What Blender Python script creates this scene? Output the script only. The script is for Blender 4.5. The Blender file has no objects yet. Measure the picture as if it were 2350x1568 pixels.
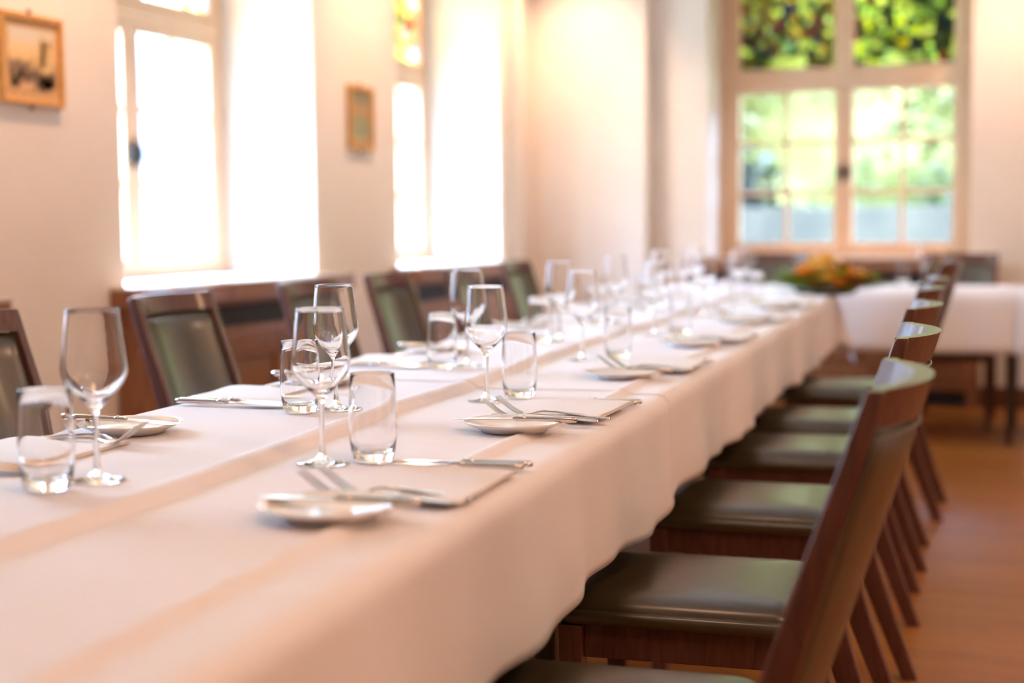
import bpy, bmesh, math, random
from mathutils import Vector, Matrix, noise
from math import sin, cos, pi, radians, atan, sqrt, exp

SC = bpy.context.scene
COL = SC.collection
random.seed(7)

# ------------------------------------------------------------------ camera
FPX = 3350.0
CAM_H = 1.105
YAW = radians(20.8)
PITCH = atan(271 / FPX)
ROLL = 0.008
Fv = Vector((-sin(YAW) * cos(PITCH), cos(YAW) * cos(PITCH), -sin(PITCH)))
Rv = Vector((cos(YAW), sin(YAW), 0))
Uv = Rv.cross(Fv)
xa = Rv * cos(ROLL) - Uv * sin(ROLL)
ya = Rv * sin(ROLL) + Uv * cos(ROLL)
za = -Fv
cam_d = bpy.data.cameras.new('camera')
cam = bpy.data.objects.new('camera', cam_d)
COL.objects.link(cam)
cam.matrix_world = Matrix(((xa.x, ya.x, za.x, 0), (xa.y, ya.y, za.y, 0), (xa.z, ya.z, za.z, CAM_H), (0, 0, 0, 1)))
cam_d.sensor_width = 36.0
cam_d.lens = FPX / 2350 * 36
cam_d.clip_start = 0.05
cam_d.clip_end = 200
cam_d.dof.use_dof = True
cam_d.dof.focus_distance = 2.45
cam_d.dof.aperture_fstop = 1.75
cam_d.dof.aperture_blades = 9
SC.camera = cam

# ------------------------------------------------------------------ view + cycles
SC.view_settings.view_transform = 'Standard'
SC.view_settings.look = 'None'
SC.view_settings.gamma = 1.0
SC.view_settings.use_curve_mapping = False
SC.view_settings.exposure = 0.0
SC.cycles.use_denoising = True
SC.cycles.max_bounces = 14
SC.cycles.diffuse_bounces = 5
SC.cycles.glossy_bounces = 5
SC.cycles.transmission_bounces = 12
SC.cycles.transparent_max_bounces = 16
SC.cycles.sample_clamp_indirect = 12.0
SC.cycles.caustics_refractive = True
SC.cycles.caustics_reflective = True
SC.cycles.blur_glossy = 0.6

# ------------------------------------------------------------------ world + lights
world = bpy.data.worlds.new('sky')
SC.world = world
world.use_nodes = True
wnt = world.node_tree
bg = wnt.nodes['Background']
bg.inputs[0].default_value = (0.445, 0.65, 1.06, 1)
# hazy white sky: bright overhead, softer towards the horizon
wtc = wnt.nodes.new('ShaderNodeTexCoord')
wsep = wnt.nodes.new('ShaderNodeSeparateXYZ')
wnt.links.new(wtc.outputs['Generated'], wsep.inputs[0])
wmr = wnt.nodes.new('ShaderNodeMapRange')
wmr.inputs['From Min'].default_value = 0.10
wmr.inputs['From Max'].default_value = 0.50
wmr.inputs['To Min'].default_value = 5.0
wmr.inputs['To Max'].default_value = 79.0
wnt.links.new(wsep.outputs[2], wmr.inputs['Value'])
wnt.links.new(wmr.outputs[0], bg.inputs[1])

WARM = (1.0, 0.58, 0.33)
WARM2 = (1.0, 0.60, 0.36)


def spot(name, loc, target, power, size=80, blend=0.6, color=WARM, radius=0.04):
    d = bpy.data.lights.new(name, 'SPOT')
    d.energy = power
    d.color = color
    d.spot_size = radians(size)
    d.spot_blend = blend
    d.shadow_soft_size = radius
    o = bpy.data.objects.new(name, d)
    COL.objects.link(o)
    o.location = loc
    o.rotation_euler = (Vector(target) - Vector(loc)).to_track_quat('-Z', 'Y').to_euler()
    return o


# ceiling spots washing the left wall piers and the back wall
for yy in (4.04, 6.42):
    spot('ceiling_spot', (-2.70, yy, 2.86), (-3.00, yy, 1.6), 104, 104, 1.0)
spot('ceiling_spot', (-2.84, 8.36, 2.86), (-2.90, 8.66, 1.5), 92, 104, 1.0)
spot('ceiling_spot', (-0.30, 8.48, 2.86), (-0.22, 8.85, 1.5), 84, 100, 1.0)
spot('ceiling_spot', (-1.7, 8.30, 2.86), (-1.7, 8.7, 0.6), 16, 90, 0.8)
# unseen warm fill lights added to brighten the cloth side and table top
for (xx, yy, pw) in ((-0.8, 1.3, 9), (0.9, 0.8, 26), (1.1, 3.2, 25), (1.1, 5.6, 25), (2.6, 2.0, 22), (2.6, 5.0, 26)):
    d = bpy.data.lights.new('warm_fill_lamp', 'AREA')
    d.shape = 'DISK'
    d.size = 0.5
    d.energy = pw
    d.color = WARM2
    o = bpy.data.objects.new('warm_fill_lamp', d)
    COL.objects.link(o)
    o.location = (xx, yy, 2.88)


def portal(loc, rot, sx, sy):
    d = bpy.data.lights.new('daylight_portal', 'AREA')
    d.shape = 'RECTANGLE'
    d.size = sx
    d.size_y = sy
    d.cycles.is_portal = True
    o = bpy.data.objects.new('daylight_portal', d)
    COL.objects.link(o)
    o.location = loc
    o.rotation_euler = rot


# ------------------------------------------------------------------ layout constants
TA = radians(3.8)                      # the long table is turned a little against the room
PV = Vector((cos(TA), sin(TA), 0))
QV = Vector((-sin(TA), cos(TA), 0))
TZ = 0.761
XL = -3.22                             # left wall face
YB = 9.0                               # back wall face
XR = 3.4
YF = -2.2
CEIL = 2.9


def W(p, q, z=0.0):
    v = PV * p + QV * q
    return Vector((v.x, v.y, z))


# ------------------------------------------------------------------ material helpers
def new_mat(name):
    m = bpy.data.materials.new(name)
    m.use_nodes = True
    nt = m.node_tree
    return m, nt, nt.nodes['Principled BSDF']


def link(nt, a, b):
    nt.links.new(a, b)


def tex_coord(nt, scale=(1, 1, 1), kind='Object'):
    tc = nt.nodes.new('ShaderNodeTexCoord')
    mp = nt.nodes.new('ShaderNodeMapping')
    mp.inputs['Scale'].default_value = scale
    link(nt, tc.outputs[kind], mp.inputs[0])
    return mp.outputs[0]


def ramp(nt, fac, stops, interp='LINEAR'):
    r = nt.nodes.new('ShaderNodeValToRGB')
    r.color_ramp.interpolation = interp
    el = r.color_ramp.elements
    while len(el) < len(stops):
        el.new(0.5)
    for e, (p, c) in zip(el, stops):
        e.position = p
        e.color = (*c, 1) if len(c) == 3 else c
    link(nt, fac, r.inputs[0])
    return r.outputs[0]


def noise_tex(nt, vec, scale=5, detail=4, rough=0.5, dist=0.0):
    n = nt.nodes.new('ShaderNodeTexNoise')
    n.inputs['Scale'].default_value = scale
    n.inputs['Detail'].default_value = detail
    n.inputs['Roughness'].default_value = rough
    n.inputs['Distortion'].default_value = dist
    link(nt, vec, n.inputs['Vector'])
    return n.outputs['Fac']


def bump(nt, bsdf, h, strength=0.2, dist=0.002):
    b = nt.nodes.new('ShaderNodeBump')
    b.inputs['Strength'].default_value = strength
    b.inputs['Distance'].default_value = dist
    link(nt, h, b.inputs['Height'])
    link(nt, b.outputs[0], bsdf.inputs['Normal'])


def mat_noise(name, c1, c2, scale=8, rough=0.6, bstr=0.0, bdist=0.002, bscale=None, stretch=(1, 1, 1), coat=0.0, sheen=0.0, spec=0.5, metal=0.0):
    m, nt, b = new_mat(name)
    v = tex_coord(nt, stretch)
    f = noise_tex(nt, v, scale, 5, 0.55)
    link(nt, ramp(nt, f, ((0.3, c1), (0.7, c2))), b.inputs['Base Color'])
    b.inputs['Roughness'].default_value = rough
    b.inputs['Metallic'].default_value = metal
    b.inputs['Specular IOR Level'].default_value = spec
    b.inputs['Coat Weight'].default_value = coat
    b.inputs['Coat Roughness'].default_value = 0.12
    b.inputs['Sheen Weight'].default_value = sheen
    if bstr:
        bump(nt, b, noise_tex(nt, v, bscale or scale * 6, 3), bstr, bdist)
    return m


def mat_wood(name, c1, c2, c3, scale=(1, 1, 1), rough=0.3, coat=0.5, grain=30.0):
    m, nt, b = new_mat(name)
    v = tex_coord(nt, scale)
    f = noise_tex(nt, v, grain, 6, 0.62, 0.6)
    link(nt, ramp(nt, f, ((0.25, c1), (0.5, c2), (0.75, c3))), b.inputs['Base Color'])
    b.inputs['Roughness'].default_value = rough
    b.inputs['Coat Weight'].default_value = coat
    b.inputs['Coat Roughness'].default_value = 0.1
    bump(nt, b, f, 0.05, 0.001)
    return m


M_WALL = mat_noise('warm_white_plaster', (0.79, 0.70, 0.61), (0.83, 0.74, 0.65), 3, 0.75, 0.15, 0.002, 40)
M_REVEAL = mat_noise('white_reveal_plaster', (0.84, 0.82, 0.79), (0.87, 0.85, 0.82), 3, 0.7, 0.1, 0.002, 40)
M_CEIL = mat_noise('ceiling_white', (0.80, 0.78, 0.75), (0.84, 0.82, 0.79), 3, 0.8)
M_FRAME = mat_noise('cream_window_paint', (0.70, 0.46, 0.29), (0.75, 0.51, 0.33), 6, 0.4, 0.05, 0.001, 60)
M_CHAIR = mat_wood('dark_mahogany', (0.048, 0.015, 0.011), (0.095, 0.031, 0.021), (0.14, 0.048, 0.030), (6, 6, 0.8), 0.40, 0.32, 14)
M_CAB = mat_wood('brown_cabinet_wood', (0.17, 0.058, 0.022), (0.27, 0.10, 0.038), (0.36, 0.15, 0.06), (5, 5, 0.6), 0.35, 0.35, 10)
M_SKIRT = mat_wood('baseboard_wood', (0.09, 0.035, 0.015), (0.14, 0.06, 0.025), (0.19, 0.08, 0.035), (0.6, 5, 5), 0.35, 0.3, 10)
M_LEATHER = mat_noise('dark_green_leather', (0.042, 0.031, 0.014), (0.052, 0.039, 0.018), 30, 0.31, 0.04, 0.0003, 200, spec=0.9, coat=0.14)
M_PIPING = mat_noise('leather_piping', (0.10, 0.10, 0.08), (0.12, 0.12, 0.10), 30, 0.35)
M_STEEL = mat_noise('polished_steel', (0.74, 0.71, 0.68), (0.80, 0.77, 0.74), 40, 0.13, metal=1.0)
M_PORC = mat_noise('glazed_porcelain', (0.80, 0.76, 0.71), (0.82, 0.78, 0.73), 4, 0.12, coat=0.5)
M_IRON = mat_noise('dark_iron', (0.05, 0.045, 0.04), (0.09, 0.08, 0.07), 30, 0.4, metal=0.8)
M_BLACK = mat_noise('vent_shade_black', (0.012, 0.010, 0.009), (0.02, 0.016, 0.014), 20, 0.6)  # painted darkness for the open gaps of the cabinets
M_GOLD = mat_noise('gilded_frame', (0.52, 0.23, 0.04), (0.72, 0.36, 0.08), 40, 0.35, 0.2, 0.001, 120, coat=0.3)
M_DARKTABLE = mat_noise('dark_table_wood', (0.018, 0.010, 0.007), (0.035, 0.018, 0.012), 12, 0.35, stretch=(4, 4, .6), coat=0.3)


def mat_cloth(name, col, wr=0.35):
    m, nt, b = new_mat(name)
    v = tex_coord(nt, (1, 1, 1))
    f = noise_tex(nt, v, 2.4, 4, 0.5)
    c2 = tuple(x * 0.97 for x in col)
    link(nt, ramp(nt, f, ((0.3, col), (0.7, c2))), b.inputs['Base Color'])
    b.inputs['Roughness'].default_value = 0.72
    b.inputs['Sheen Weight'].default_value = 0.15
    b.inputs['Specular IOR Level'].default_value = 0.3
    a = noise_tex(nt, tex_coord(nt, (3, 9, 3)), 3.2, 3, 0.5, 0.4)
    w = nt.nodes.new('ShaderNodeTexWave')
    w.inputs['Scale'].default_value = 220
    link(nt, v, w.inputs['Vector'])
    ad = nt.nodes.new('ShaderNodeMath')
    ad.operation = 'MULTIPLY_ADD'
    link(nt, w.outputs['Fac'], ad.inputs[0])
    ad.inputs[1].default_value = 0.02
    link(nt, a, ad.inputs[2])
    bump(nt, b, ad.outputs[0], wr, 0.004)
    return m


M_CLOTH = mat_cloth('white_table_linen', (0.83, 0.80, 0.83))
M_NAPKIN = mat_cloth('white_napkin_linen', (0.82, 0.79, 0.79), 0.2)


def mat_floor():
    m, nt, b = new_mat('oak_strip_floor')
    v = tex_coord(nt, (1, 1, 1))
    br = nt.nodes.new('ShaderNodeTexBrick')
    br.inputs['Scale'].default_value = 1.0
    br.inputs['Brick Width'].default_value = 0.9
    br.inputs['Row Height'].default_value = 0.075
    br.inputs['Mortar Size'].default_value = 0.0012
    br.inputs['Color1'].default_value = (0.27, 0.088, 0.012, 1)
    br.inputs['Color2'].default_value = (0.34, 0.120, 0.020, 1)
    br.inputs['Mortar'].default_value = (0.14, 0.06, 0.025, 1)
    link(nt, v, br.inputs['Vector'])
    g = noise_tex(nt, tex_coord(nt, (1.2, 16, 1)), 5, 6, 0.6, 0.4)
    gr = ramp(nt, g, ((0.3, (0.78, 0.76, 0.74)), (0.7, (1.1, 1.1, 1.1))))
    mx = nt.nodes.new('ShaderNodeMix')
    mx.data_type = 'RGBA'
    mx.blend_type = 'MULTIPLY'
    mx.inputs[0].default_value = 1.0
    link(nt, br.outputs['Color'], mx.inputs[6])
    link(nt, gr, mx.inputs[7])
    link(nt, mx.outputs[2], b.inputs['Base Color'])
    b.inputs['Roughness'].default_value = 0.42
    b.inputs['Specular IOR Level'].default_value = 0.28
    b.inputs['Coat Weight'].default_value = 0.04
    b.inputs['Coat Roughness'].default_value = 0.2
    bump(nt, b, br.outputs['Fac'], -0.2, 0.001)
    return m


M_FLOOR = mat_floor()


def mat_glass(name, color=(1, 1, 1), ior=1.47):
    m = bpy.data.materials.new(name)
    m.use_nodes = True
    nt = m.node_tree
    nt.nodes.remove(nt.nodes['Principled BSDF'])
    g = nt.nodes.new('ShaderNodeBsdfGlass')
    g.inputs['Color'].default_value = (*color, 1)
    g.inputs['Roughness'].default_value = 0.0
    g.inputs['IOR'].default_value = ior
    link(nt, g.outputs[0], nt.nodes['Material Output'].inputs[0])
    return m


M_GLASS = mat_glass('clear_crystal')


def mat_pane(name, color_socket=None, color=(0.97, 0.985, 0.97)):
    m = bpy.data.materials.new(name)
    m.use_nodes = True
    nt = m.node_tree
    nt.nodes.remove(nt.nodes['Principled BSDF'])
    t = nt.nodes.new('ShaderNodeBsdfTransparent')
    t.inputs[0].default_value = (*color, 1)
    g = nt.nodes.new('ShaderNodeBsdfGlossy')
    g.inputs['Roughness'].default_value = 0.02
    fr = nt.nodes.new('ShaderNodeFresnel')
    fr.inputs[0].default_value = 1.45
    mx = nt.nodes.new('ShaderNodeMixShader')
    ge = nt.nodes.new('ShaderNodeNewGeometry')       # no reflection on leaving a pane's inner side
    om = nt.nodes.new('ShaderNodeMath')
    om.operation = 'SUBTRACT'
    om.inputs[0].default_value = 1.0
    link(nt, ge.outputs['Backfacing'], om.inputs[1])
    mu = nt.nodes.new('ShaderNodeMath')
    mu.operation = 'MULTIPLY'
    link(nt, fr.outputs[0], mu.inputs[0])
    link(nt, om.outputs[0], mu.inputs[1])
    link(nt, mu.outputs[0], mx.inputs[0])
    link(nt, t.outputs[0], mx.inputs[1])
    link(nt, g.outputs[0], mx.inputs[2])
    link(nt, mx.outputs[0], nt.nodes['Material Output'].inputs[0])
    return m, nt, t


M_PANE = mat_pane('window_glass')[0]


def mat_stained(name, stops, scale=22, seed=0.0):
    m, nt, t = mat_pane(name)
    tc = nt.nodes.new('ShaderNodeTexCoord')
    mp = nt.nodes.new('ShaderNodeMapping')
    mp.inputs['Location'].default_value = (seed, seed * .7, seed * .3)
    link(nt, tc.outputs['Object'], mp.inputs[0])
    vo = nt.nodes.new('ShaderNodeTexVoronoi')
    vo.inputs['Scale'].default_value = scale
    link(nt, mp.outputs[0], vo.inputs['Vector'])
    sep = nt.nodes.new('ShaderNodeSeparateColor')
    link(nt, vo.outputs['Color'], sep.inputs[0])
    c = ramp(nt, sep.outputs[0], stops, 'CONSTANT')
    ve = nt.nodes.new('ShaderNodeTexVoronoi')
    ve.feature = 'DISTANCE_TO_EDGE'
    ve.inputs['Scale'].default_value = scale
    link(nt, mp.outputs[0], ve.inputs['Vector'])
    lead = ramp(nt, ve.outputs['Distance'], ((0.02, (0, 0, 0)), (0.04, (1, 1, 1))))
    mx = nt.nodes.new('ShaderNodeMix')
    mx.data_type = 'RGBA'
    mx.blend_type = 'MULTIPLY'
    mx.inputs[0].default_value = 1.0
    link(nt, c, mx.inputs[6])
    link(nt, lead, mx.inputs[7])
    link(nt, mx.outputs[2], t.inputs[0])
    return m


M_STAIN_A = mat_stained('stained_glass_brown_green', (
    (0.0, (0.496, 0.403, 0.155)), (0.18, (0.217, 0.248, 0.093)), (0.34, (0.775, 0.806, 0.403)), (0.5, (0.310, 0.171, 0.078)),
    (0.64, (0.109, 0.155, 0.310)), (0.76, (0.853, 0.651, 0.155)), (0.86, (0.434, 0.078, 0.062)), (0.93, (0.155, 0.202, 0.078))), 24, 1.3)
M_STAIN_B = mat_stained('stained_glass_green_yellow', (
    (0.0, (0.980, 0.980, 0.465)), (0.2, (0.093, 0.124, 0.046)), (0.36, (0.806, 0.930, 0.465)), (0.5, (0.980, 0.980, 0.093)),
    (0.6, (0.155, 0.155, 0.062)), (0.76, (0.558, 0.651, 0.310)), (0.9, (0.465, 0.062, 0.046)), (0.95, (0.078, 0.186, 0.310))), 21, 4.1)
M_STAIN_C = mat_stained('stained_glass_pale', (
    (0.0, (0.9, 0.8, 0.4)), (0.25, (0.5, 0.6, 0.8)), (0.4, (0.9, 0.9, 0.8)), (0.6, (0.3, 0.15, 0.1)), (0.75, (0.95, 0.35, 0.2)), (0.85, (0.95, 0.85, 0.3))), 16, 2.2)
M_GBLUE = mat_pane('blue_glass', color=(0.03, 0.10, 0.38))[0]
M_GYELLOW = mat_pane('yellow_glass', color=(0.85, 0.70, 0.03))[0]
M_GPALE = mat_pane('pale_plaque_glass', color=(0.82, 0.84, 0.55))[0]
M_GRED = mat_pane('red_glass', color=(0.42, 0.03, 0.03))[0]
M_GCYAN = mat_pane('pale_cyan_glass', color=(0.45, 0.62, 0.52))[0]


def mat_leaf(name, c1, c2, trans=0.35):
    m = bpy.data.materials.new(name)
    m.use_nodes = True
    nt = m.node_tree
    b = nt.nodes['Principled BSDF']
    b.inputs['Roughness'].default_value = 0.5
    v = tex_coord(nt, (1, 1, 1))
    f = noise_tex(nt, v, 1.6, 3)
    c = ramp(nt, f, ((0.35, c1), (0.65, c2)))
    link(nt, c, b.inputs['Base Color'])
    t = nt.nodes.new('ShaderNodeBsdfTranslucent')
    link(nt, c, t.inputs[0])
    mx = nt.nodes.new('ShaderNodeMixShader')
    mx.inputs[0].default_value = trans
    link(nt, b.outputs[0], mx.inputs[1])
    link(nt, t.outputs[0], mx.inputs[2])
    link(nt, mx.outputs[0], nt.nodes['Material Output'].inputs[0])
    return m


# ------------------------------------------------------------------ mesh helpers
def obj(name, bm, mat, parent=None, smooth=False, label=None):
    me = bpy.data.meshes.new(name)
    bmesh.ops.recalc_face_normals(bm, faces=bm.faces)
    bm.to_mesh(me)
    bm.free()
    if smooth:
        me.polygons.foreach_set('use_smooth', [True] * len(me.polygons))
    if isinstance(mat, (list, tuple)):
        for m in mat:
            me.materials.append(m)
    else:
        me.materials.append(mat)
    o = bpy.data.objects.new(name, me)
    COL.objects.link(o)
    if parent is not None:
        o.parent = parent
    if label:
        o['label'] = label
    return o


def auto_smooth(o, ang=35):
    me = o.data
    me.polygons.foreach_set('use_smooth', [True] * len(me.polygons))
    me.set_sharp_from_angle(angle=radians(ang))
    return o


def tag(o, label, cat, group=None, kind=None):
    o['label'] = label
    o['category'] = cat
    if group:
        o['group'] = group
    if kind:
        o['kind'] = kind
    return o


def struct(o, label=None, cat=None):
    o['kind'] = 'structure'
    if label:
        o['label'] = label
    if cat:
        o['category'] = cat
    return o


def empty(name, loc=(0, 0, 0), rz=0.0):
    o = bpy.data.objects.new(name, None)
    o.empty_display_size = 0.1
    COL.objects.link(o)
    o.location = loc
    o.rotation_euler = (0, 0, rz)
    return o


def copy_tree(o, parent=None):
    c = o.copy()
    COL.objects.link(c)
    if parent is not None:
        c.parent = parent
    for ch in list(o.children):
        copy_tree(ch, c)
    return c


def box(bm, x0, x1, y0, y1, z0, z1, bevel=0.0):
    vs = [bm.verts.new((x, y, z)) for z in (z0, z1) for y in (y0, y1) for x in (x0, x1)]
    fs = []
    for idx in ((0, 1, 3, 2), (4, 6, 7, 5), (0, 4, 5, 1), (2, 3, 7, 6), (0, 2, 6, 4), (1, 5, 7, 3)):
        fs.append(bm.faces.new([vs[i] for i in idx]))
    if bevel > 0:
        es = set()
        for f in fs:
            es.update(f.edges)
        bmesh.ops.bevel(bm, geom=list(es), offset=bevel, segments=2, affect='EDGES', profile=0.6)
    return bm


def boxes(lst, bevel=0.0):
    bm = bmesh.new()
    for b in lst:
        box(bm, *b, bevel=bevel)
    return bm


def lathe(prof, seg=48, close_ends=False):
    bm = bmesh.new()
    rings = []
    for (r, z) in prof:
        if r < 1e-6:
            rings.append([bm.verts.new((0, 0, z))])
        else:
            rings.append([bm.verts.new((r * cos(2 * pi * i / seg), r * sin(2 * pi * i / seg), z)) for i in range(seg)])
    for a, b in zip(rings, rings[1:]):
        if len(a) == 1 and len(b) == 1:
            continue
        for i in range(seg):
            j = (i + 1) % seg
            if len(a) == 1:
                bm.faces.new((a[0], b[j], b[i]))
            elif len(b) == 1:
                bm.faces.new((a[i], a[j], b[0]))
            else:
                bm.faces.new((a[i], a[j], b[j], b[i]))
    return bm


def loft(sections, cap=True):
    """sections: list of closed vertex rings (lists of Vector) of equal length"""
    bm = bmesh.new()
    rs = [[bm.verts.new(v) for v in s] for s in sections]
    n = len(rs[0])
    for a, b in zip(rs, rs[1:]):
        for i in range(n):
            j = (i + 1) % n
            bm.faces.new((a[i], a[j], b[j], b[i]))
    if cap:
        bm.faces.new(list(reversed(rs[0])))
        bm.faces.new(rs[-1])
    return bm


def rrect(cx, cy, hx, hy, r, z=0.0, n=4):
    pts = []
    for (sx, sy, a0) in ((1, 1, 0), (-1, 1, 90), (-1, -1, 180), (1, -1, 270)):
        for k in range(n + 1):
            a = radians(a0 + 90.0 * k / n)
            pts.append(Vector((cx + sx * (hx - r) + r * cos(a), cy + sy * (hy - r) + r * sin(a), z)))
    return pts


def sstep(a, b, x):
    t = max(0.0, min(1.0, (x - a) / (b - a)))
    return t * t * (3 - 2 * t)


def interp(tab, x):
    if x <= tab[0][0]:
        return tab[0][1]
    for (a, va), (b, vb) in zip(tab, tab[1:]):
        if x <= b:
            return va + (vb - va) * (x - a) / (b - a)
    return tab[-1][1]


# ------------------------------------------------------------------ room shell
WIN_L = [(2.14, 3.60), (4.49, 5.95), (6.84, 8.28)]       # openings in the left wall (y0, y1)
WZ0, WZ1 = 0.87, 2.72
WIN_B = (-2.11, -0.535)                                                # opening in the back wall (x0, x1)
DL, DB = 0.62, 0.52                                                    # wall thickness


def rect_face(bm, pts):
    bm.faces.new([bm.verts.new(p) for p in pts])


bm = bmesh.new()
rect_face(bm, [(XL - 1, YF, 0), (XR, YF, 0), (XR, YB + 1, 0), (XL - 1, YB + 1, 0)])
struct(obj('floor', bm, M_FLOOR), 'orange-brown oak strip floor under the tables and chairs')
bm = bmesh.new()
box(bm, XL - .7, XR + .2, YF - .2, YB + .6, CEIL, CEIL + 0.1)
struct(obj('ceiling', bm, M_CEIL), 'plain white ceiling above the dining room')

bs = []
y = YF - 0.2
for (a, b) in WIN_L:
    bs.append((XL - DL, XL, y, a, 0, CEIL))
    bs.append((XL - DL, XL, a, b, 0, WZ0 - 0.05))
    bs.append((XL - DL, XL, a, b, WZ1, CEIL))
    y = b
bs.append((XL - DL, XL, y, YB + DB, 0, CEIL))
struct(obj('wall_left', boxes(bs), M_WALL), 'warm white plaster wall with deep window recesses on the left')
bs = [(XL, WIN_B[0], YB, YB + DB, 0, CEIL), (WIN_B[1], XR + .2, YB, YB + DB, 0, CEIL),
      (WIN_B[0], WIN_B[1], YB, YB + DB, 0, WZ0 - 0.05), (WIN_B[0], WIN_B[1], YB, YB + DB, WZ1, CEIL),
      (XL, -2.465, YB - 0.14, YB, 0, CEIL)]
struct(obj('wall_back', boxes(bs), M_WALL), 'warm white plaster wall at the far end around the tall window')
struct(obj('wall_right', boxes([(XR, XR + .2, YF - .2, YB, 0, CEIL)]), M_WALL), 'plaster wall on the right')
struct(obj('wall_front', boxes([(XL, XR, YF - .2, YF, 0, CEIL)]), M_WALL), 'plaster wall behind the viewer')
struct(obj('trim_1', boxes([(XL, XL + 0.035, 8.46, 8.60, 0, CEIL)], 0.006), M_WALL), 'narrow plaster strip beside the second left window')
bm = boxes([(WIN_B[1] + .075, XR, YB - 0.022, YB, 0, 0.125)], 0.004)
struct(obj('baseboard_back', bm, M_SKIRT), 'dark brown wooden baseboard of the back wall')
bs = []
y = YF
for (a, b) in WIN_L:
    bs.append((XL, XL + 0.022, y, a - 0.18, 0, 0.125))
    y = b + 0.18
struct(obj('baseboard_left', boxes(bs, 0.004), M_SKIRT), 'dark brown wooden baseboard of the left wall')


def window(name, w, origin, rz, label, mats, handle_dark=True):
    """local frame: x across (0..w), y = outward depth, z up; frame front at y=0"""
    root = empty(name, origin, rz)
    struct(root, label)
    f = 0.07
    zt0, zt1 = 1.955, 2.035                    # transom
    z0, z1 = 0.86, WZ1
    obj('outer_frame', boxes([(0, f, -0.02, 0.06, z0, z1), (w - f, w, -0.02, 0.06, z0, z1), (f, w - f, -0.02, 0.06, z0, z0 + .05),
                              (f, w - f, -0.02, 0.06, z1 - f, z1), (w / 2 - .02, w / 2 + .02, -0.01, 0.06, z0 + .05, z1 - f)], 0.004), M_FRAME, root)
    obj('transom', boxes([(f, w - f, -0.035, 0.06, zt0, zt1)], 0.006), M_FRAME, root)
    for s in (0, 1):
        x0 = f if s == 0 else w / 2
        x1 = w / 2 if s == 0 else w - f
        # lower casement
        st = 0.056
        a0, a1, b0, b1 = x0 + .002, x1 - .002, z0 + .052, zt0 - .002
        sash = obj('sash', boxes([(a0, a0 + st, -0.03, 0.03, b0, b1), (a1 - st, a1, -0.03, 0.03, b0, b1),
                                  (a0 + st, a1 - st, -0.03, 0.03, b0, b0 + st), (a0 + st, a1 - st, -0.03, 0.03, b1 - .035, b1)], 0.004), M_FRAME, root)
        gx0, gx1, gz0, gz1 = a0 + st, a1 - st, b0 + st, b1 - .035
        gm = (gx0 + gx1) / 2
        mb = [(gm - .013, gm + .013, -0.018, 0.018, gz0, gz1)]
        for k in (1, 2):
            zz = gz0 + (gz1 - gz0) * k / 3
            mb.append((gx0, gm - .013, -0.017, 0.017, zz - .013, zz + .013))
            mb.append((gm + .013, gx1, -0.017, 0.017, zz - .013, zz + .013))
        obj('muntin', boxes(mb, 0.003), M_FRAME, sash)
        obj('pane', boxes([(gx0 - .004, gx1 + .004, 0.0, 0.004, gz0 - .004, gz1 + .004)]), M_PANE, sash)
        # upper stained light
        b0, b1 = zt1 + .002, z1 - f - .002
        sash = obj('upper_sash', boxes([(a0, a0 + st, -0.03, 0.03, b0, b1), (a1 - st, a1, -0.03, 0.03, b0, b1),
                                        (a0 + st, a1 - st, -0.03, 0.03, b0, b0 + .03), (a0 + st, a1 - st, -0.03, 0.03, b1 - st, b1)], 0.004), M_FRAME, root)
        gx0, gx1, gz0, gz1 = a0 + st, a1 - st, b0 + .03, b1 - st
        gm = (gx0 + gx1) / 2
        holes = [(gm - .115, gm + .115, gz0 + .006, gz0 + .075)]
        if s == 0:
            holes += [(gm - .022, gm + .022, gz0 + .105, gz0 + .175), (gm - .022, gm + .022, gz0 + .33, gz0 + .41)]
        else:
            holes += [(gm - .036, gm + .026, gz0 + .094, gz0 + .156)]
        zc = gz0 - .004
        parts = []
        for (hx0, hx1, hz0, hz1) in holes:
            parts += [(gx0 - .004, gx1 + .004, 0.004, 0.008, zc, hz0), (gx0 - .004, hx0, 0.004, 0.008, hz0, hz1), (hx1, gx1 + .004, 0.004, 0.008, hz0, hz1)]
            zc = hz1
        parts.append((gx0 - .004, gx1 + .004, 0.004, 0.008, zc, gz1 + .004))
        obj('stained_glass', boxes(parts), mats[s], sash)
        bm = bmesh.new()
        box(bm, gm - .115, gm + .115, -0.001, 0.003, gz0 + .006, gz0 + .075, 0)
        obj('pale_plaque', bm, M_GPALE, sash)
        if s == 0:
            obj('blue_shield', disc(gm, gz0 + .37, .034, .055), M_GBLUE, sash)
            obj('cyan_medallion', disc(gm, gz0 + .14, .035, .055), M_GCYAN, sash)
        else:
            obj('yellow_medallion', disc(gm - .005, gz0 + .125, .048, .048), M_GYELLOW, sash)
            obj('red_corner', boxes([(gx0, gx0 + .055, -0.001, 0.003, gz0 + .004, gz0 + .045)]), M_GRED, sash)
    hb = boxes([(w / 2 - .010, w / 2 + .010, -0.045, -0.03, 1.35, 1.47)], 0.004)
    h = obj('handle', hb, M_IRON, root)
    bm = bmesh.new()
    for sx in (-1, 1):
        box(bm, w / 2 + sx * .034 - .007, w / 2 + sx * .034 + .007, -0.05, -0.031, 1.375, 1.445, 0.003)
        box(bm, min(w / 2, w / 2 + sx * .034), max(w / 2, w / 2 + sx * .034), -0.062, -0.046, 1.404, 1.416, 0.003)
    obj('latch', bm, M_IRON, root)
    return root


def disc(cx, cz, rx, rz, n=20, y0=-0.002, y1=0.002):
    ring0 = [Vector((cx + rx * cos(2 * pi * i / n), y0, cz + rz * sin(2 * pi * i / n))) for i in range(n)]
    ring1 = [Vector((v.x, y1, v.z)) for v in ring0]
    return loft([ring0, ring1])


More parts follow.
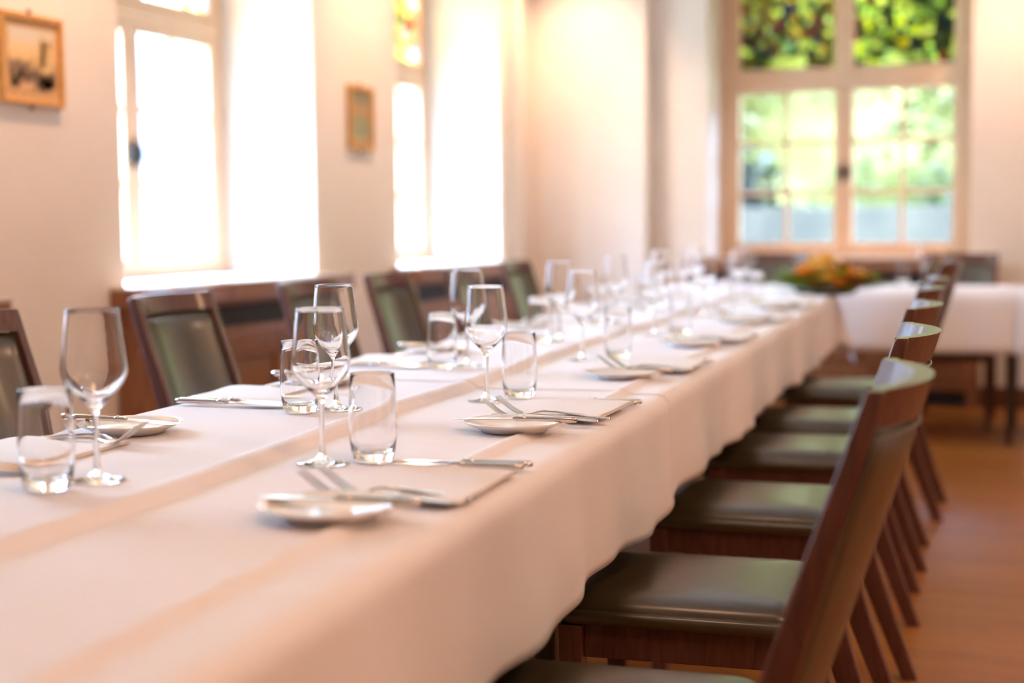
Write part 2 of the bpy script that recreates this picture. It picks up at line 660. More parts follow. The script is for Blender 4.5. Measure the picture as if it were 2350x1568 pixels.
WX = XL - 0.49
LBL = ['cream casement window in the left wall, just outside the frame',
       'bright cream casement window in the left wall behind the nearer chairs', 'bright cream casement window in the left wall nearest the far corner']
for i, (a, b) in enumerate(WIN_L):
    # local x -> +Y, local y(outward) -> -X  : rotation +90deg
    window('window_%d' % (i + 1), b - a, (WX, a, 0), radians(90), LBL[i], (M_STAIN_C, M_STAIN_C))
    portal((WX - 0.12, (a + b) / 2, (WZ0 + WZ1) / 2), (0, radians(-90), 0), WZ1 - WZ0, b - a)
window('window_4', WIN_B[1] - WIN_B[0], (WIN_B[0], YB + 0.40, 0), 0, 'tall cream window with stained glass above six-pane casements at the far end', (M_STAIN_A, M_STAIN_B))
portal(((WIN_B[0] + WIN_B[1]) / 2, YB + .5, (WZ0 + WZ1) / 2), (radians(-90), 0, 0), WIN_B[1] - WIN_B[0], WZ1 - WZ0)


# ------------------------------------------------------------------ radiator cabinets under the windows
def cabinet(length, depth, front=0.10):
    """local x = length, y from 0 (room front) to depth (wall), sill on top"""
    root = empty('radiator_cabinet')
    zt = 0.885
    f = obj('carcass', boxes([(0.0, 0.07, 0, depth, 0.0, zt - .075), (length - .07, length, 0, depth, 0.0, zt - .075),
                              (0.07, length - .07, 0, depth, zt - .075 - .02, zt - .075 + .0), (0.07, length - .07, 0.004, 0.03, 0.64, 0.70),
                              (0.07, length - .07, 0.004, 0.03, 0.10, 0.16)], 0.003), M_CAB, root)
    obj('vent_slot', boxes([(0.07, length - .07, 0.03, 0.045, 0.70, zt - .095)]), M_BLACK, root, label='vent slot under the sill, its shade painted black')
    n = 3
    wv = (length - .14) / n
    for k in range(n):
        a = 0.07 + k * wv
        d = obj('door', boxes([(a + .002, a + .065, 0.0, 0.028, .162, .638), (a + wv - .065, a + wv - .002, 0.0, 0.028, .162, .638),
                               (a + .065, a + wv - .065, 0.0, 0.028, .162, .232), (a + .065, a + wv - .065, 0.0, 0.028, .568, .638)], 0.003), M_CAB, root)
        bm = bmesh.new()
        m0, m1 = a + .065, a + wv - .065
        box(bm, m0, m1, 0.014, 0.026, .232, .568)
        box(bm, m0 + .03, m1 - .03, 0.004, 0.014, .262, .538, 0.008)
        obj('panel', bm, M_CAB, d)
    obj('toe_vent', boxes([(0.07, length - .07, 0.03, 0.045, 0.01, 0.10)]), M_BLACK, root, label='toe vent, its shade painted black')
    obj('sill_edge', boxes([(-.035, length + .035, -0.05, 0.0, zt - .075, zt - .012), (-.035, length + .035, 0, depth - .002, zt - .075, zt - .012)], 0.006), M_CAB, root)
    obj('sill_top', boxes([(-.035, length + .035, -0.052, depth - .002, zt - .0118, zt)], 0.003), M_SILL, root, label='pale polished sill board')
    return root


M_SILL = mat_noise('pale_sill_varnish', (0.52, 0.40, 0.30), (0.60, 0.47, 0.36), 10, 0.16, stretch=(1, 6, 1), coat=0.4)
CABL = ['brown panelled radiator cabinet left of the framed tower picture',
        'brown panelled wooden radiator cabinet below the nearer bright left window', 'brown panelled wooden radiator cabinet below the farther bright left window']
for i, (a, b) in enumerate(WIN_L):
    c = cabinet(b - a + 0.12, 0.10)
    # local +x -> -Y ; local +y -> -X  (front faces +X)
    c.rotation_euler = (0, 0, radians(90))
    c.location = (XL + 0.102, a - 0.06, 0)
    tag(c, CABL[i], 'radiator cabinet', 'radiator cabinets under the windows')
c = cabinet(WIN_B[1] - WIN_B[0] + 0.14, 0.10)
c.location = (WIN_B[0] - 0.07, YB - 0.102, 0)
tag(c, 'brown wooden radiator cabinet under the far stained-glass window', 'radiator cabinet', 'radiator cabinets under the windows')
# inner sills and light plaster lining of the recesses
bs = []
for (a, b) in WIN_L:
    bs.append((XL - DL, XL, a, b, WZ0 - .05, WZ0 + .012))
struct(obj('trim_2', boxes(bs), M_REVEAL), 'white inner sills of the left window recesses')
struct(obj('trim_3', boxes([(WIN_B[0], WIN_B[1], YB, YB + DB, WZ0 - .05, WZ0 + .012)]), M_FRAME), 'cream inner sill of the far window recess')


# ------------------------------------------------------------------ framed pictures on the left wall
def plane_rect(y0, y1, z0, z1, x):
    bm = bmesh.new()
    box(bm, x - .001, x, y0, y1, z0, z1)
    return bm


def picture(w, h, mat_bg, mat_mat, border=0.022, pm=0.03):
    root = empty('framed_picture')
    bm = boxes([(0, .022, 0, border, 0, h), (0, .022, w - border, w, 0, h), (0, .022, border, w - border, 0, border), (0, .022, border, w - border, h - border, h)], 0.006)
    obj('frame', bm, M_GOLD, root)
    obj('mount', boxes([(0.001, .010, border, w - border, border, h - border)]), mat_mat, root)
    obj('painting', boxes([(0.0102, .0118, border + pm, w - border - pm, border + pm, h - border - pm)]), mat_bg, root)
    bm = bmesh.new()
    box(bm, 0.002, 0.012, w / 2 - .006, w / 2 + .006, h - .001, h + .016, 0.002)
    obj('hanger', bm, M_IRON, root)
    bm = bmesh.new()
    box(bm, 0.002, 0.012, w / 2 - .005, w / 2 + .005, -.012, .001, 0.002)
    obj('spacer_peg', bm, M_IRON, root)
    return root


def mat_vert(name, stops, h, nz=0.25, scale=10):
    m, nt, b = new_mat(name)
    tc = nt.nodes.new('ShaderNodeTexCoord')
    sp = nt.nodes.new('ShaderNodeSeparateXYZ')
    link(nt, tc.outputs['Object'], sp.inputs[0])
    n = noise_tex(nt, tc.outputs['Object'], scale, 4)
    ma = nt.nodes.new('ShaderNodeMath')
    ma.operation = 'MULTIPLY_ADD'
    ma.inputs[1].default_value = 1.0 / h
    link(nt, sp.outputs[2], ma.inputs[0])
    mb = nt.nodes.new('ShaderNodeMath')
    mb.operation = 'MULTIPLY_ADD'
    mb.inputs[1].default_value = nz
    mb.inputs[2].default_value = -nz / 2
    link(nt, n, mb.inputs[0])
    link(nt, mb.outputs[0], ma.inputs[2])
    link(nt, ramp(nt, ma.outputs[0], stops), b.inputs['Base Color'])
    b.inputs['Roughness'].default_value = 0.5
    return m


M_MOUNT = mat_noise('ochre_mount', (0.62, 0.34, 0.13), (0.70, 0.40, 0.17), 6, 0.6)
M_PAINT1 = mat_vert('old_town_painting', ((0.0, (0.743, 0.432, 0.203)), (0.26, (0.675, 0.378, 0.176)), (0.34, (0.216, 0.135, 0.081)), (0.46, (0.270, 0.162, 0.095)),
                                          (0.52, (0.837, 0.513, 0.216)), (0.64, (0.810, 0.567, 0.297)), (0.72, (0.702, 0.594, 0.432)), (1.0, (0.648, 0.594, 0.486))), 0.30, 0.16, 26)
M_PAINT2 = mat_vert('green_brown_painting', ((0.0, (0.45, 0.30, 0.12)), (0.18, (0.48, 0.33, 0.14)), (0.24, (0.28, 0.28, 0.14)), (0.46, (0.28, 0.26, 0.14)), (0.55, (0.42, 0.24, 0.09)),
                                             (0.68, (0.40, 0.25, 0.10)), (0.75, (0.22, 0.20, 0.12)), (0.9, (0.26, 0.19, 0.10)), (1.0, (0.35, 0.28, 0.15))), 0.31, 0.06, 8)
M_MOUNT2 = mat_noise('tan_mount', (0.34, 0.22, 0.09), (0.40, 0.26, 0.11), 6, 0.6)
M_TOWER = mat_noise('painted_tower', (0.62, 0.38, 0.15), (0.74, 0.48, 0.20), 40, 0.6)
M_FIG = mat_noise('painted_figures', (0.22, 0.14, 0.085), (0.40, 0.25, 0.14), 60, 0.6)
pic = picture(0.318, 0.298, M_PAINT1, M_MOUNT, 0.020, 0.026)
pic.location = (XL + 0.002, 3.84, 1.505)
tag(pic, 'gilt-framed painting of a tower and a square, hanging at the left edge', 'picture', 'framed pictures on the left wall')
# tower and crowd as paint layers on the canvas
bm = bmesh.new()
for (y0, y1, z0, z1) in ((.205, .262, .10, .215), (.20, .225, .13, .232), (.238, .250, .19, .222), (.185, .2, .12, .168), (.165, .178, .13, .19), (.150, .168, .118, .15)):
    box(bm, .0119, .0124, y0, y1, z0, z1)
obj('painted_tower', bm, M_TOWER, pic)
bm = bmesh.new()
rr = random.Random(5)
for k in range(34):
    yy = .052 + rr.random() * .215
    hh = .02 + rr.random() * .035
    zb = .052 + .045 * abs((yy - .14) / .12 - 0.0) * 0 + (.02 if .09 < yy < .16 else 0) + rr.random() * .02
    box(bm, .0125, .0129, yy, yy + .008 + rr.random() * .01, zb, min(zb + hh, .12))
box(bm, .0125, .0129, .212, .262, .058, .112)
box(bm, .0125, .0129, .054, .064, .06, .135)
obj('painted_crowd', bm, M_FIG, pic)
pic = picture(0.262, 0.308, M_PAINT2, M_MOUNT2, 0.022, 0.018)
pic.location = (XL + 0.002, 6.28, 1.465)
tag(pic, 'small gilt-framed green-brown picture hanging between the two bright windows', 'picture', 'framed pictures on the left wall')


# ------------------------------------------------------------------ tables and tablecloths
def ridge(p, q):
    """gentle relief of the long table's top: two lengthwise folds, left side a little higher"""
    c1 = -0.975 + 0.012 * sin(q * 1.3) + 0.006 * sin(q * 4.1 + 1)
    c2 = -0.655 + 0.010 * sin(q * 1.7 + 2) + 0.005 * sin(q * 5.3)
    z = 0.0
    z += 0.0110 * (1 - sstep(c1 - .002, c1 + .020, p)) + 0.0058 * exp(-((p - c1 + .014) / .016) ** 2)
    z += 0.0055 * (1 - sstep(c2 - .002, c2 + .016, p)) + 0.0048 * exp(-((p - c2 + .010) / .010) ** 2)
    for qc, am in ((1.22, .0016), (1.36, .0012), (2.12, .0012), (2.46, .0010), (3.3, .0012), (4.1, .0012)):
        z += am * exp(-((q - qc + .03 * p) / .012) ** 2)
    z += 0.0020 * noise.noise(Vector((p * 3, q * 2.0, 0.3))) + 0.0010 * noise.noise(Vector((p * 9, q * 5.0, 2.3))) + 0.0005 * noise.noise(Vector((p * 22, q * 14.0, 7.3)))
    return z


def ztop(p, q):
    return TZ - 0.006 + ridge(p, q)


def cloth(name, c, x0, x1, y0, y1, z0, hems, height, side_fold=0.012, seed=0.0, frame=None, res=0.016, hem_fn=None, extra=None):
    """draped sheet over a rectangular top. hems = (x0,x1,y0,y1) drops; 0 = cut flat"""
    def axis(a, b, d0, d1, st):
        v = []
        if d0 > 0:
            n = max(4, int(d0 / st))
            v += [a - d0 + d0 * k / n for k in range(n)]
        n = max(4, int((b - a) / st))
        v += [a + (b - a) * k / n for k in range(n + 1)]
        if d1 > 0:
            n = max(4, int(d1 / st))
            v += [b + d1 * (k + 1) / n for k in range(n)]
        return v
    xs = axis(x0, x1, hems[0], hems[1], res)
    if extra:
        xs = sorted(set(xs) | set(extra))
        xs = [x for i_, x in enumerate(xs) if i_ == 0 or x - xs[i_ - 1] > 1e-4]
    ys = axis(y0, y1, hems[2], hems[3], res * 1.25)
    bm = bmesh.new()
    R0 = 0.025
    rows = []
    for v in ys:
        row = []
        for u in xs:
            du = max(0.0, u - x1, x0 - u)
            dv = max(0.0, v - y1, y0 - v)
            sx = 1 if u > x1 else -1
            sy = 1 if v > y1 else -1
            cx, cy = min(max(u, x0), x1), min(max(v, y0), y1)
            dd = sqrt(du * du + dv * dv)
            zt = height(cx, cy)
            if dd <= 0:
                row.append(bm.verts.new((cx, cy, zt)))
                continue
            th = math.atan2(dv, du)
            arc = R0 * pi / 2
            if dd < arc:
                a = dd / R0
                out = R0 * sin(a)
                dn = R0 * (1 - cos(a))
            else:
                out = R0
                dn = R0 + (dd - arc)
            k = min(1.0, dn / 0.25)
            t = (cy if du > dv else cx)
            fold = side_fold * k * (0.9 + 0.55 * sin(t * 9.5 + seed) + 0.50 * sin(t * 23.0 + seed * 2.1 + 1.2 * sin(t * 3)) + 0.55 * noise.noise(Vector((t * 4, seed, dn * 2))))
            out += fold
            corner = sin(2 * th)
            out += dd * 0.30 * corner
            if hem_fn and corner < 0.05:
                dn *= hem_fn(t, sx if du > dv else 0)
            dn *= 1 + 0.020 * noise.noise(Vector((t * 3.0, seed + 3, 0)))
            row.append(bm.verts.new((cx + sx * out * cos(th) * (1 if du > 0 else 0), cy + sy * out * sin(th) * (1 if dv > 0 else 0), zt - dn)))
        rows.append(row)
    for a, b in zip(rows, rows[1:]):
        for i in range(len(a) - 1):
            bm.faces.new((a[i], a[i + 1], b[i + 1], b[i]))
    o = obj(name, bm, M_CLOTH, None, True)
    md = o.modifiers.new('thickness', 'SOLIDIFY')
    md.thickness = 0.0010
    md.offset = -1
    if frame:
        o.location = frame[0]
        o.rotation_euler = (0, 0, frame[1])
    return o


PL, PR = -1.388, -0.580                 # table top edges (cloth adds its bend)
CQ = [(0.20, 2.93), (2.90, 5.25), (5.22, 7.165)]
LAB = ['white linen tablecloth on the nearest stretch of the long table', 'white linen tablecloth on the middle stretch of the long table',
       'white linen tablecloth on the far end of the long table']
DROPS = [(0.215, 0.238), (0.215, 0.228), (0.215, 0.252)]
for i, (a, b) in enumerate(CQ):
    h = (lambda lift: (lambda x, y: ztop(x, y) + lift))(0.0 if i != 1 else 0.0012)
    hf = (lambda ii: (lambda t, s: 1.0 + 0.03 * sin(t * 5 + ii)))(i)
    o = cloth('tablecloth', None, PL, PR, a, b, TZ, (DROPS[i][0], DROPS[i][1], 0.2 if i == 0 else 0, 0.26 if i == 2 else 0), h,
              0.013, 1.7, ((0, 0, 0), TA), 0.0145, hf, [-1.02 + .004 * k for k in range(26)] + [-.69 + .004 * k for k in range(19)])
    tag(o, LAB[i], 'tablecloth', 'white tablecloths of the long table')


def table(name, length, width, zt, leg=0.05, inset=0.03, leg_bottom=0.03, inx=None):
    """local x 0..length, y 0..width"""
    root = empty(name)
    obj('table_top', boxes([(0, length, 0, width, zt - .03, zt)], 0.003), M_DARKTABLE, root)
    ai = inset + .01
    obj('apron', boxes([(ai, length - ai, ai, ai + .02, zt - .10, zt - .0305), (ai, length - ai, width - ai - .02, width - ai, zt - .10, zt - .0305),
                        (ai, ai + .02, ai + .02, width - ai - .02, zt - .10, zt - .0305), (length - ai - .02, length - ai, ai + .02, width - ai - .02, zt - .10, zt - .0305)]), M_DARKTABLE, root)
    inx = inset if inx is None else inx
    for (x, y) in ((inx, inset), (length - inx, inset), (inx, width - inset), (length - inx, width - inset)):
        cx = x + (leg / 2 if x < length / 2 else -leg / 2)
        cy = y + (leg / 2 if y < width / 2 else -leg / 2)
        obj('leg', loft([rrect(cx, cy, leg_bottom / 2, leg_bottom / 2, .004, 0.0, 2), rrect(cx, cy, leg / 2, leg / 2, .004, zt - .031, 2)]), M_DARKTABLE, root)
    return root


tq = [(0.22, 2.52), (2.53, 4.83), (4.84, 7.14)]
tl = ['dark wooden table under the nearest white tablecloth', 'dark wooden table under the middle white tablecloth', 'dark wooden table under the far end of the long white cloth']
for i, (a, b) in enumerate(tq):
    t = table('dining_table', b - a, PR - PL - .02, TZ - 0.012, 0.055, 0.14, 0.035)
    t.rotation_euler = (0, 0, TA + pi / 2)
    t.location = W(PR - .01, a)
    tag(t, tl[i], 'table', 'dining tables')

# cross tables at the far end
CT_T = TZ
flat = lambda x, y: CT_T - 0.006 + 0.0008 * noise.noise(Vector((x * 3, y * 3, 5)))
CY0, CY1 = 7.46, 8.20
CX0, CXM, CX1 = -2.05, -0.215, 1.55
for (a, b, la, lb) in ((CX0, CXM, 'dark wooden table with slender leg crossing the far end of the room', 'white linen tablecloth on the cross table behind the flowers'),
                       (CXM, CX1, 'dark wooden table right of the cross table with the slender leg', 'white linen tablecloth at the right edge of the cross tables')):
    t = table('dining_table', b - a - .008, CY1 - CY0 - .02, CT_T - 0.012, 0.055, 0.0, 0.028, 0.0 if a == CX0 else 0.32)
    t.location = (a + .004, CY0 + .01, 0)
    tag(t, la, 'table', 'dining tables')
    o = cloth('tablecloth', None, a, b, CY0, CY1, CT_T, (0.25 if a == CX0 else 0, 0.25 if b == CX1 else 0, 0.315 if a == CX0 else 0.325, 0.25),
              flat, 0.008, 4 + a, None, 0.03)
    tag(o, lb, 'tablecloth', 'white tablecloths of the cross tables')


# ------------------------------------------------------------------ chairs
def chair_proto():
    """origin on the floor under the seat centre; +x = backwards, y = width"""
    root = empty('dining_chair')
    cen = [(0.0, 0.358), (0.12, 0.312), (0.25, 0.264), (0.38, 0.226), (0.44, 0.222), (0.50, 0.238), (0.60, 0.268), (0.72, 0.305), (0.84, 0.344), (0.918, 0.368)]
    dep = [(0.0, 0.036), (0.25, 0.050), (0.42, 0.056), (0.55, 0.042), (0.75, 0.030), (0.918, 0.023)]
    zs = [0.0, .06, .12, .18, .24, .30, .36, .40, .44, .48, .54, .60, .66, .72, .78, .84, .89, .912, .918]
    BY = 0.190                                             # stile centre
    def sx(z):
        return interp(cen, z)
    for s in (-1, 1):
        secs = []
        for z in zs:
            yy = s * (interp([(0, 0.185), (.42, 0.188), (.6, BY), (.92, BY)], z))
            hy = interp([(0, .015), (.42, .019), (.6, .0135), (.918, .0125)], z)
            hx = interp(dep, z) / 2
            if z == .918:
                hy -= .002
                hx -= .002
            secs.append([Vector((v.x, v.y, z)) for v in rrect(sx(z), yy, hx, hy, min(hx, hy) * .35, z, 3)])
        auto_smooth(obj('rear_leg', loft(secs), M_CHAIR, root), 40)
    # front legs
    for s in (-1, 1):
        secs = []
        for z, h in ((0, .014), (.2, .018), (.418, .0215)):
            secs.append(rrect(-.176, s * .184, h, h, .003, z, 2))
        auto_smooth(obj('front_leg', loft(secs), M_CHAIR, root), 40)
    # aprons
    ap = boxes([(-.155, .205, .168, .190, .360, .4185), (-.155, .205, -.190, -.168, .360, .4185), (-.192, -.170, -.163, .163, .360, .4185), (.188, .206, -.166, .166, .360, .4185)], 0.002)
    obj('seat_frame', ap, M_CHAIR, root)
    # cushion
    secs = []
    L, Wd = .212, .207
    prof = [(.965, .4188), (.99, .4208), (1.0, .427), (1.0, .435), (.988, .4415), (.968, .4440), (.952, .4444), (.946, .4480), (.925, .4560), (.87, .4640), (.78, .4690), (.6, .4715), (.3, .473), (.02, .4735)]
    for k, z in prof:
        secs.append([Vector((v.x + 0.006, v.y, z)) for v in rrect(0, 0, L * k, Wd * k, .035 * k, z, 5)])
    auto_smooth(obj('seat', loft(secs), M_LEATHER, root, label='dark green leather seat cushion'), 60)

    # curved back: rail + leather pad
    def back(z, t, off):
        b = 0.047 * (1 - abs(t) ** 2.3) * interp([(.44, .8), (.6, .95), (.75, 1), (.92, 1)], z)
        return Vector((sx(z) + b + off, t * (BY - .012), z))
    def shell(za, zb, f0, f1, tmax=1.0, nz=10, nt=26, rnd=0.0, name='x'):
        # closed slab between offsets f0 (front) and f1 (rear)
        bm = bmesh.new()
        fr, bk = [], []
        for i in range(nz + 1):
            z = za + (zb - za) * i / nz
            rf, rb = [], []
            for j in range(nt + 1):
                t = (-1 + 2 * j / nt) * tmax
                e = 0.0
                if rnd:
                    ez = min(z - za, zb - z) / rnd
                    et = (tmax - abs(t)) * BY / rnd
                    m = min(1.0, max(0.0, min(ez, et)))
                    e = (1 - sqrt(max(0.0, 1 - (1 - m) ** 2))) * 0.45 * (f1 - f0)
                rf.append(bm.verts.new(back(z, t, f0 + e)))
                rb.append(bm.verts.new(back(z, t, f1 - e)))
            fr.append(rf)
            bk.append(rb)
        for i in range(nz):
            for j in range(nt):
                bm.faces.new((fr[i][j], fr[i][j + 1], fr[i + 1][j + 1], fr[i + 1][j]))
                bm.faces.new((bk[i][j], bk[i + 1][j], bk[i + 1][j + 1], bk[i][j + 1]))
        for i in range(nz):
            bm.faces.new((fr[i][0], fr[i + 1][0], bk[i + 1][0], bk[i][0]))
            bm.faces.new((fr[i][nt], bk[i][nt], bk[i + 1][nt], fr[i + 1][nt]))
        for j in range(nt):
            bm.faces.new((fr[0][j], bk[0][j], bk[0][j + 1], fr[0][j + 1]))
            bm.faces.new((fr[nz][j], fr[nz][j + 1], bk[nz][j + 1], bk[nz][j]))
        return bm
    bmr = shell(.872, .918, -.0115, .0115, 1.0, 5)
    bmesh.ops.bevel(bmr, geom=[e for e in bmr.edges if len(e.link_faces) == 2 and e.calc_face_angle(0) > 1.0], offset=.003, segments=2, affect='EDGES')
    auto_smooth(obj('top_rail', bmr, M_CHAIR, root), 40)
    auto_smooth(obj('backrest', shell(.445, .8705, -.015, .0135, .985, 16, 26, .010), M_LEATHER, root, label='dark green leather back pad'), 60)
    # rounded piping cord round the pad, rear side
    bm = bmesh.new()
    path = []
    n = 24
    for j in range(n + 1):
        path.append(back(.862, -.955 + 1.91 * j / n, .0125))
    for i in range(1, 16):
        path.append(back(.862 - (.862 - .455) * i / 15, .955, .0125))
    left = [back(.862 - (.862 - .455) * i / 15, -.955, .0125) for i in range(15, 0, -1)]
    path = left + path
    rings = []
    for i, v in enumerate(path):
        a = path[max(0, i - 1)]
        b = path[min(len(path) - 1, i + 1)]
        d = (b - a).normalized()
        n1 = d.cross(Vector((1, 0, 0.2))).normalized()
        n2 = d.cross(n1)
        rings.append([v + (n1 * cos(k * pi / 3) + n2 * sin(k * pi / 3)) * .0022 for k in range(6)])
    obj('piping', loft(rings), M_PIPING, root, True, label='light piping around the back pad')
    return root


SEAT_P = -0.452
chair0 = chair_proto()
RC = [(1.845, 0, 0, 1.0), (2.58, 0, 0.5, 1.0), (3.40, -0.005, -1.0, 1.0), (4.24, -0.01, 1.0, 1.0), (4.90, 0.0, 0.0, 1.0), (5.73, 0.045, -2.0, 1.035)]
RCL = ['dining chair with dark green leather seat, nearest on the right of the long table',
       'dark green leather dining chair, second from the front on the right side',
       'dark green leather dining chair, third from the front on the right side',
       'dark green leather dining chair, fourth from the front on the right side',
       'dark green leather dining chair, fifth from the front on the right side, mostly hidden',
       'dark leather dining chair pulled back farthest and standing tallest in the right row']
first = True


def put_chair(loc, rz, sc, label, group):
    global first
    c = chair0 if first else copy_tree(chair0)
    first = False
    c.location = loc
    c.rotation_euler = (0, 0, rz)
    c.scale = (1, 1, sc)
    tag(c, label, 'chair', group)
    return c


for (q, dp, rot, sc), l in zip(RC, RCL):
    put_chair(W(SEAT_P + dp, q), TA + radians(rot), sc, l, 'leather chairs on the right of the long table')
LC = [(2.50, 0.0, 0), (3.37, 0.0, 1), (4.19, 0.0, -1), (4.86, 0, 0), (5.66, 0, 1), (6.44, 0, -1)]
LCL = ['leather dining chair cut off by the left edge of the photo', 'leather dining chair in front of the nearer radiator cabinet, whole back in view',
       'leather dining chair at the far end of the nearer radiator cabinet', 'leather dining chair below the small picture between the windows',
       'leather dining chair half hidden behind the middle wine glasses', 'leather dining chair farthest along the left side of the table']
for (q, dp, rot), l in zip(LC, LCL):
    put_chair(W(-1.95 + .366 + .0, q), TA + pi + radians(rot), 1.013, l, 'leather chairs on the left of the long table')
# chairs behind the cross table, facing the camera
put_chair((-1.585, 8.20, 0), radians(90 + 2), 1.0, 'leather dining chair behind the cross table, left of the flowers', 'leather chairs behind the cross table')
put_chair((-0.555, 8.20, 0), radians(90), 1.0, 'leather dining chair behind the cross table, right of the flowers', 'leather chairs behind the cross table')


# ------------------------------------------------------------------ tableware prototypes
def wine_glass_proto():
    root = empty('wine_glass')
    # outer profile (r,z) bottom to top, then inner profile down
    bowl_out = [(0.0044, .088), (0.0060, .0935), (.0095, .0985), (.0160, .1050), (.0245, .1130), (.0325, .1220), (.0388, .1315), (.0417, .1400), (.0424, .1470), (.0420, .1560),
                (.0404, .1700), (.0384, .1860), (.0364, .2040), (.0347, .2190), (.0341, .2248)]
    lip = [(.0338, .2254), (.0333, .2254), (.0330, .2248)]
    bowl_in = [(.0336, .219), (.0353, .204), (.0373, .186), (.0393, .170), (.0409, .156), (.0413, .147), (.0405, .1402), (.0375, .1324), (.0312, .1236), (.0232, .1150), (.0150, .1082), (.0070, .1040), (0.0, .1028)]
    auto_smooth(obj('bowl', lathe(bowl_out + lip + bowl_in, 56), M_GLASS, root), 80)
    auto_smooth(obj('stem', lathe([(.0105, .0075), (.0068, .0110), (.0046, .018), (.0037, .030), (.0034, .050), (.0034, .070), (.0038, .081), (.0044, .088)], 32), M_GLASS, root), 80)
    auto_smooth(obj('foot', lathe([(0.0, .0006), (.030, .0006), (.0372, .0004), (.0378, .0010), (.0372, .0016), (.028, .0026), (.0185, .0043), (.0105, .0075)], 56), M_GLASS, root), 80)
    return root


def tumbler_proto():
    prof = [(0.0, .0014), (.020, .0006), (.0262, .0012), (.0292, .006), (.0322, .018), (.0343, .035), (.0350, .055), (.0346, .080), (.0334, .105), (.0322, .128),
            (.0319, .1290), (.0315, .1292), (.0311, .1285), (.0320, .105), (.0332, .080), (.0336, .055), (.0328, .036), (.0303, .022), (.0262, .0158), (.016, .0140), (0.0, .0136)]
    o = obj('tumbler', lathe(prof, 56), M_GLASS)
    return auto_smooth(o, 80)


def plate_proto():
    prof = [(0.0, .003), (.048, .003), (.050, .0), (.055, .0), (.057, .003), (.070, .0085), (.0815, .0135), (.0835, .0150), (.0832, .0165), (.0810, .0168), (.072, .0135),
            (.062, .0098), (.055, .0072), (.030, .0062), (0.0, .0060)]
    return auto_smooth(obj('bread_plate', lathe(prof, 64), M_PORC), 60)


def bar_profile(stations, n=10):
    """stations: (x, y_half, z_center, z_half)"""
    secs = []
    for (x, hy, zc, hz) in stations:
        secs.append([Vector((x, hy * cos(2 * pi * k / n), zc + hz * sin(2 * pi * k / n))) for k in range(n)])
    return loft(secs)


def knife_proto(name, L, hl):
    """x=0 handle end, blade towards +x"""
    root = empty(name)
    auto_smooth(obj('handle', bar_profile([(0, .003, .006, .002), (.002, .0068, .006, .0048), (.010, .0078, .006, .0056), (hl * .5, .0066, .006, .0048), (hl - .018, .0052, .006, .0042), (hl - .012, .0050, .006, .004)], 12), M_STEEL, root), 60)
    auto_smooth(obj('bolster', bar_profile([(hl - .012, .0050, .006, .004), (hl - .010, .0066, .006, .0054), (hl - .005, .0066, .006, .0054), (hl - .002, .0046, .006, .0038), (hl + .004, .0060, .006, .005), (hl + .010, .0050, .006, .0028)], 12), M_STEEL, root), 60)
    secs = []
    for k in range(13):
        u = k / 12
        x = hl + .009 + (L - hl - .009) * u
        wd = (.0062 + .0050 * min(1, u * 3)) * (1 if u < .72 else sqrt(max(0.02, 1 - ((u - .72) / .285) ** 2)))
        yc = .0008 + (.0110 - wd) * .6 * (1 if u > .5 else u * 2)
        th = .0011 * (1 - .45 * u)
        zc = .0056 - .003 * u
        secs.append([Vector((x, yc - wd, zc - .0002)), Vector((x, yc - wd * .3, zc - th)), Vector((x, yc + wd, zc - th)), Vector((x, yc + wd, zc + th)), Vector((x, yc - wd * .3, zc + th)), Vector((x, yc - wd, zc + .0002))])
    auto_smooth(obj('blade', loft(secs), M_STEEL, root), 30)
    return root


def fork_proto(L=.205):
    """x=0 handle end, tines towards +x, tips raised"""
    root = empty('dinner_fork')
    zf = lambda x: interp([(0, .0020), (.02, .0026), (.07, .0080), (.115, .0110), (.135, .0085), (.146, .0036), (.154, .0030), (.164, .0060), (.180, .0150), (.205, .0340)], x)
    xs = [0, .003, .012, .03, .05, .075, .10, .12, .132, .142, .150, .158]
    wy = [(0, .004), (.003, .0078), (.012, .0102), (.03, .0098), (.06, .0070), (.09, .0046), (.12, .0036), (.132, .0052), (.142, .0095), (.150, .0122), (.158, .0128)]
    secs = []
    for x in xs:
        hy = interp(wy, x)
        th = interp([(0, .0012), (.08, .0016), (.12, .0018), (.158, .0010)], x)
        z = zf(x)
        secs.append([Vector((x, v[0] * hy, z + v[1] * th)) for v in ((-1, 0), (-.8, -1), (.8, -1), (1, 0), (.8, 1), (-.8, 1))])
    auto_smooth(obj('handle', loft(secs), M_STEEL, root), 50)
    bm = bmesh.new()
    for k in range(4):
        yc = (-1.5 + k) * .0066
        prev = None
        for i in range(9):
            x = .156 + (.205 - .156) * i / 8
            hw = .0023 * (1 - .45 * (i / 8) ** 2)
            z = zf(x)
            th = .0009
            y_ = yc * (1 + .04 * i / 8)
            ring = [bm.verts.new(c) for c in ((x, y_ - hw, z - th), (x, y_ + hw, z - th), (x, y_ + hw, z + th), (x, y_ - hw, z + th))]
            if prev:
                for a in range(4):
                    bm.faces.new((prev[a], prev[(a + 1) % 4], ring[(a + 1) % 4], ring[a]))
            else:
                bm.faces.new(ring)
            prev = ring
        bm.faces.new(list(reversed(prev)))
    auto_smooth(obj('tines', bm, M_STEEL, root), 40)
    return root


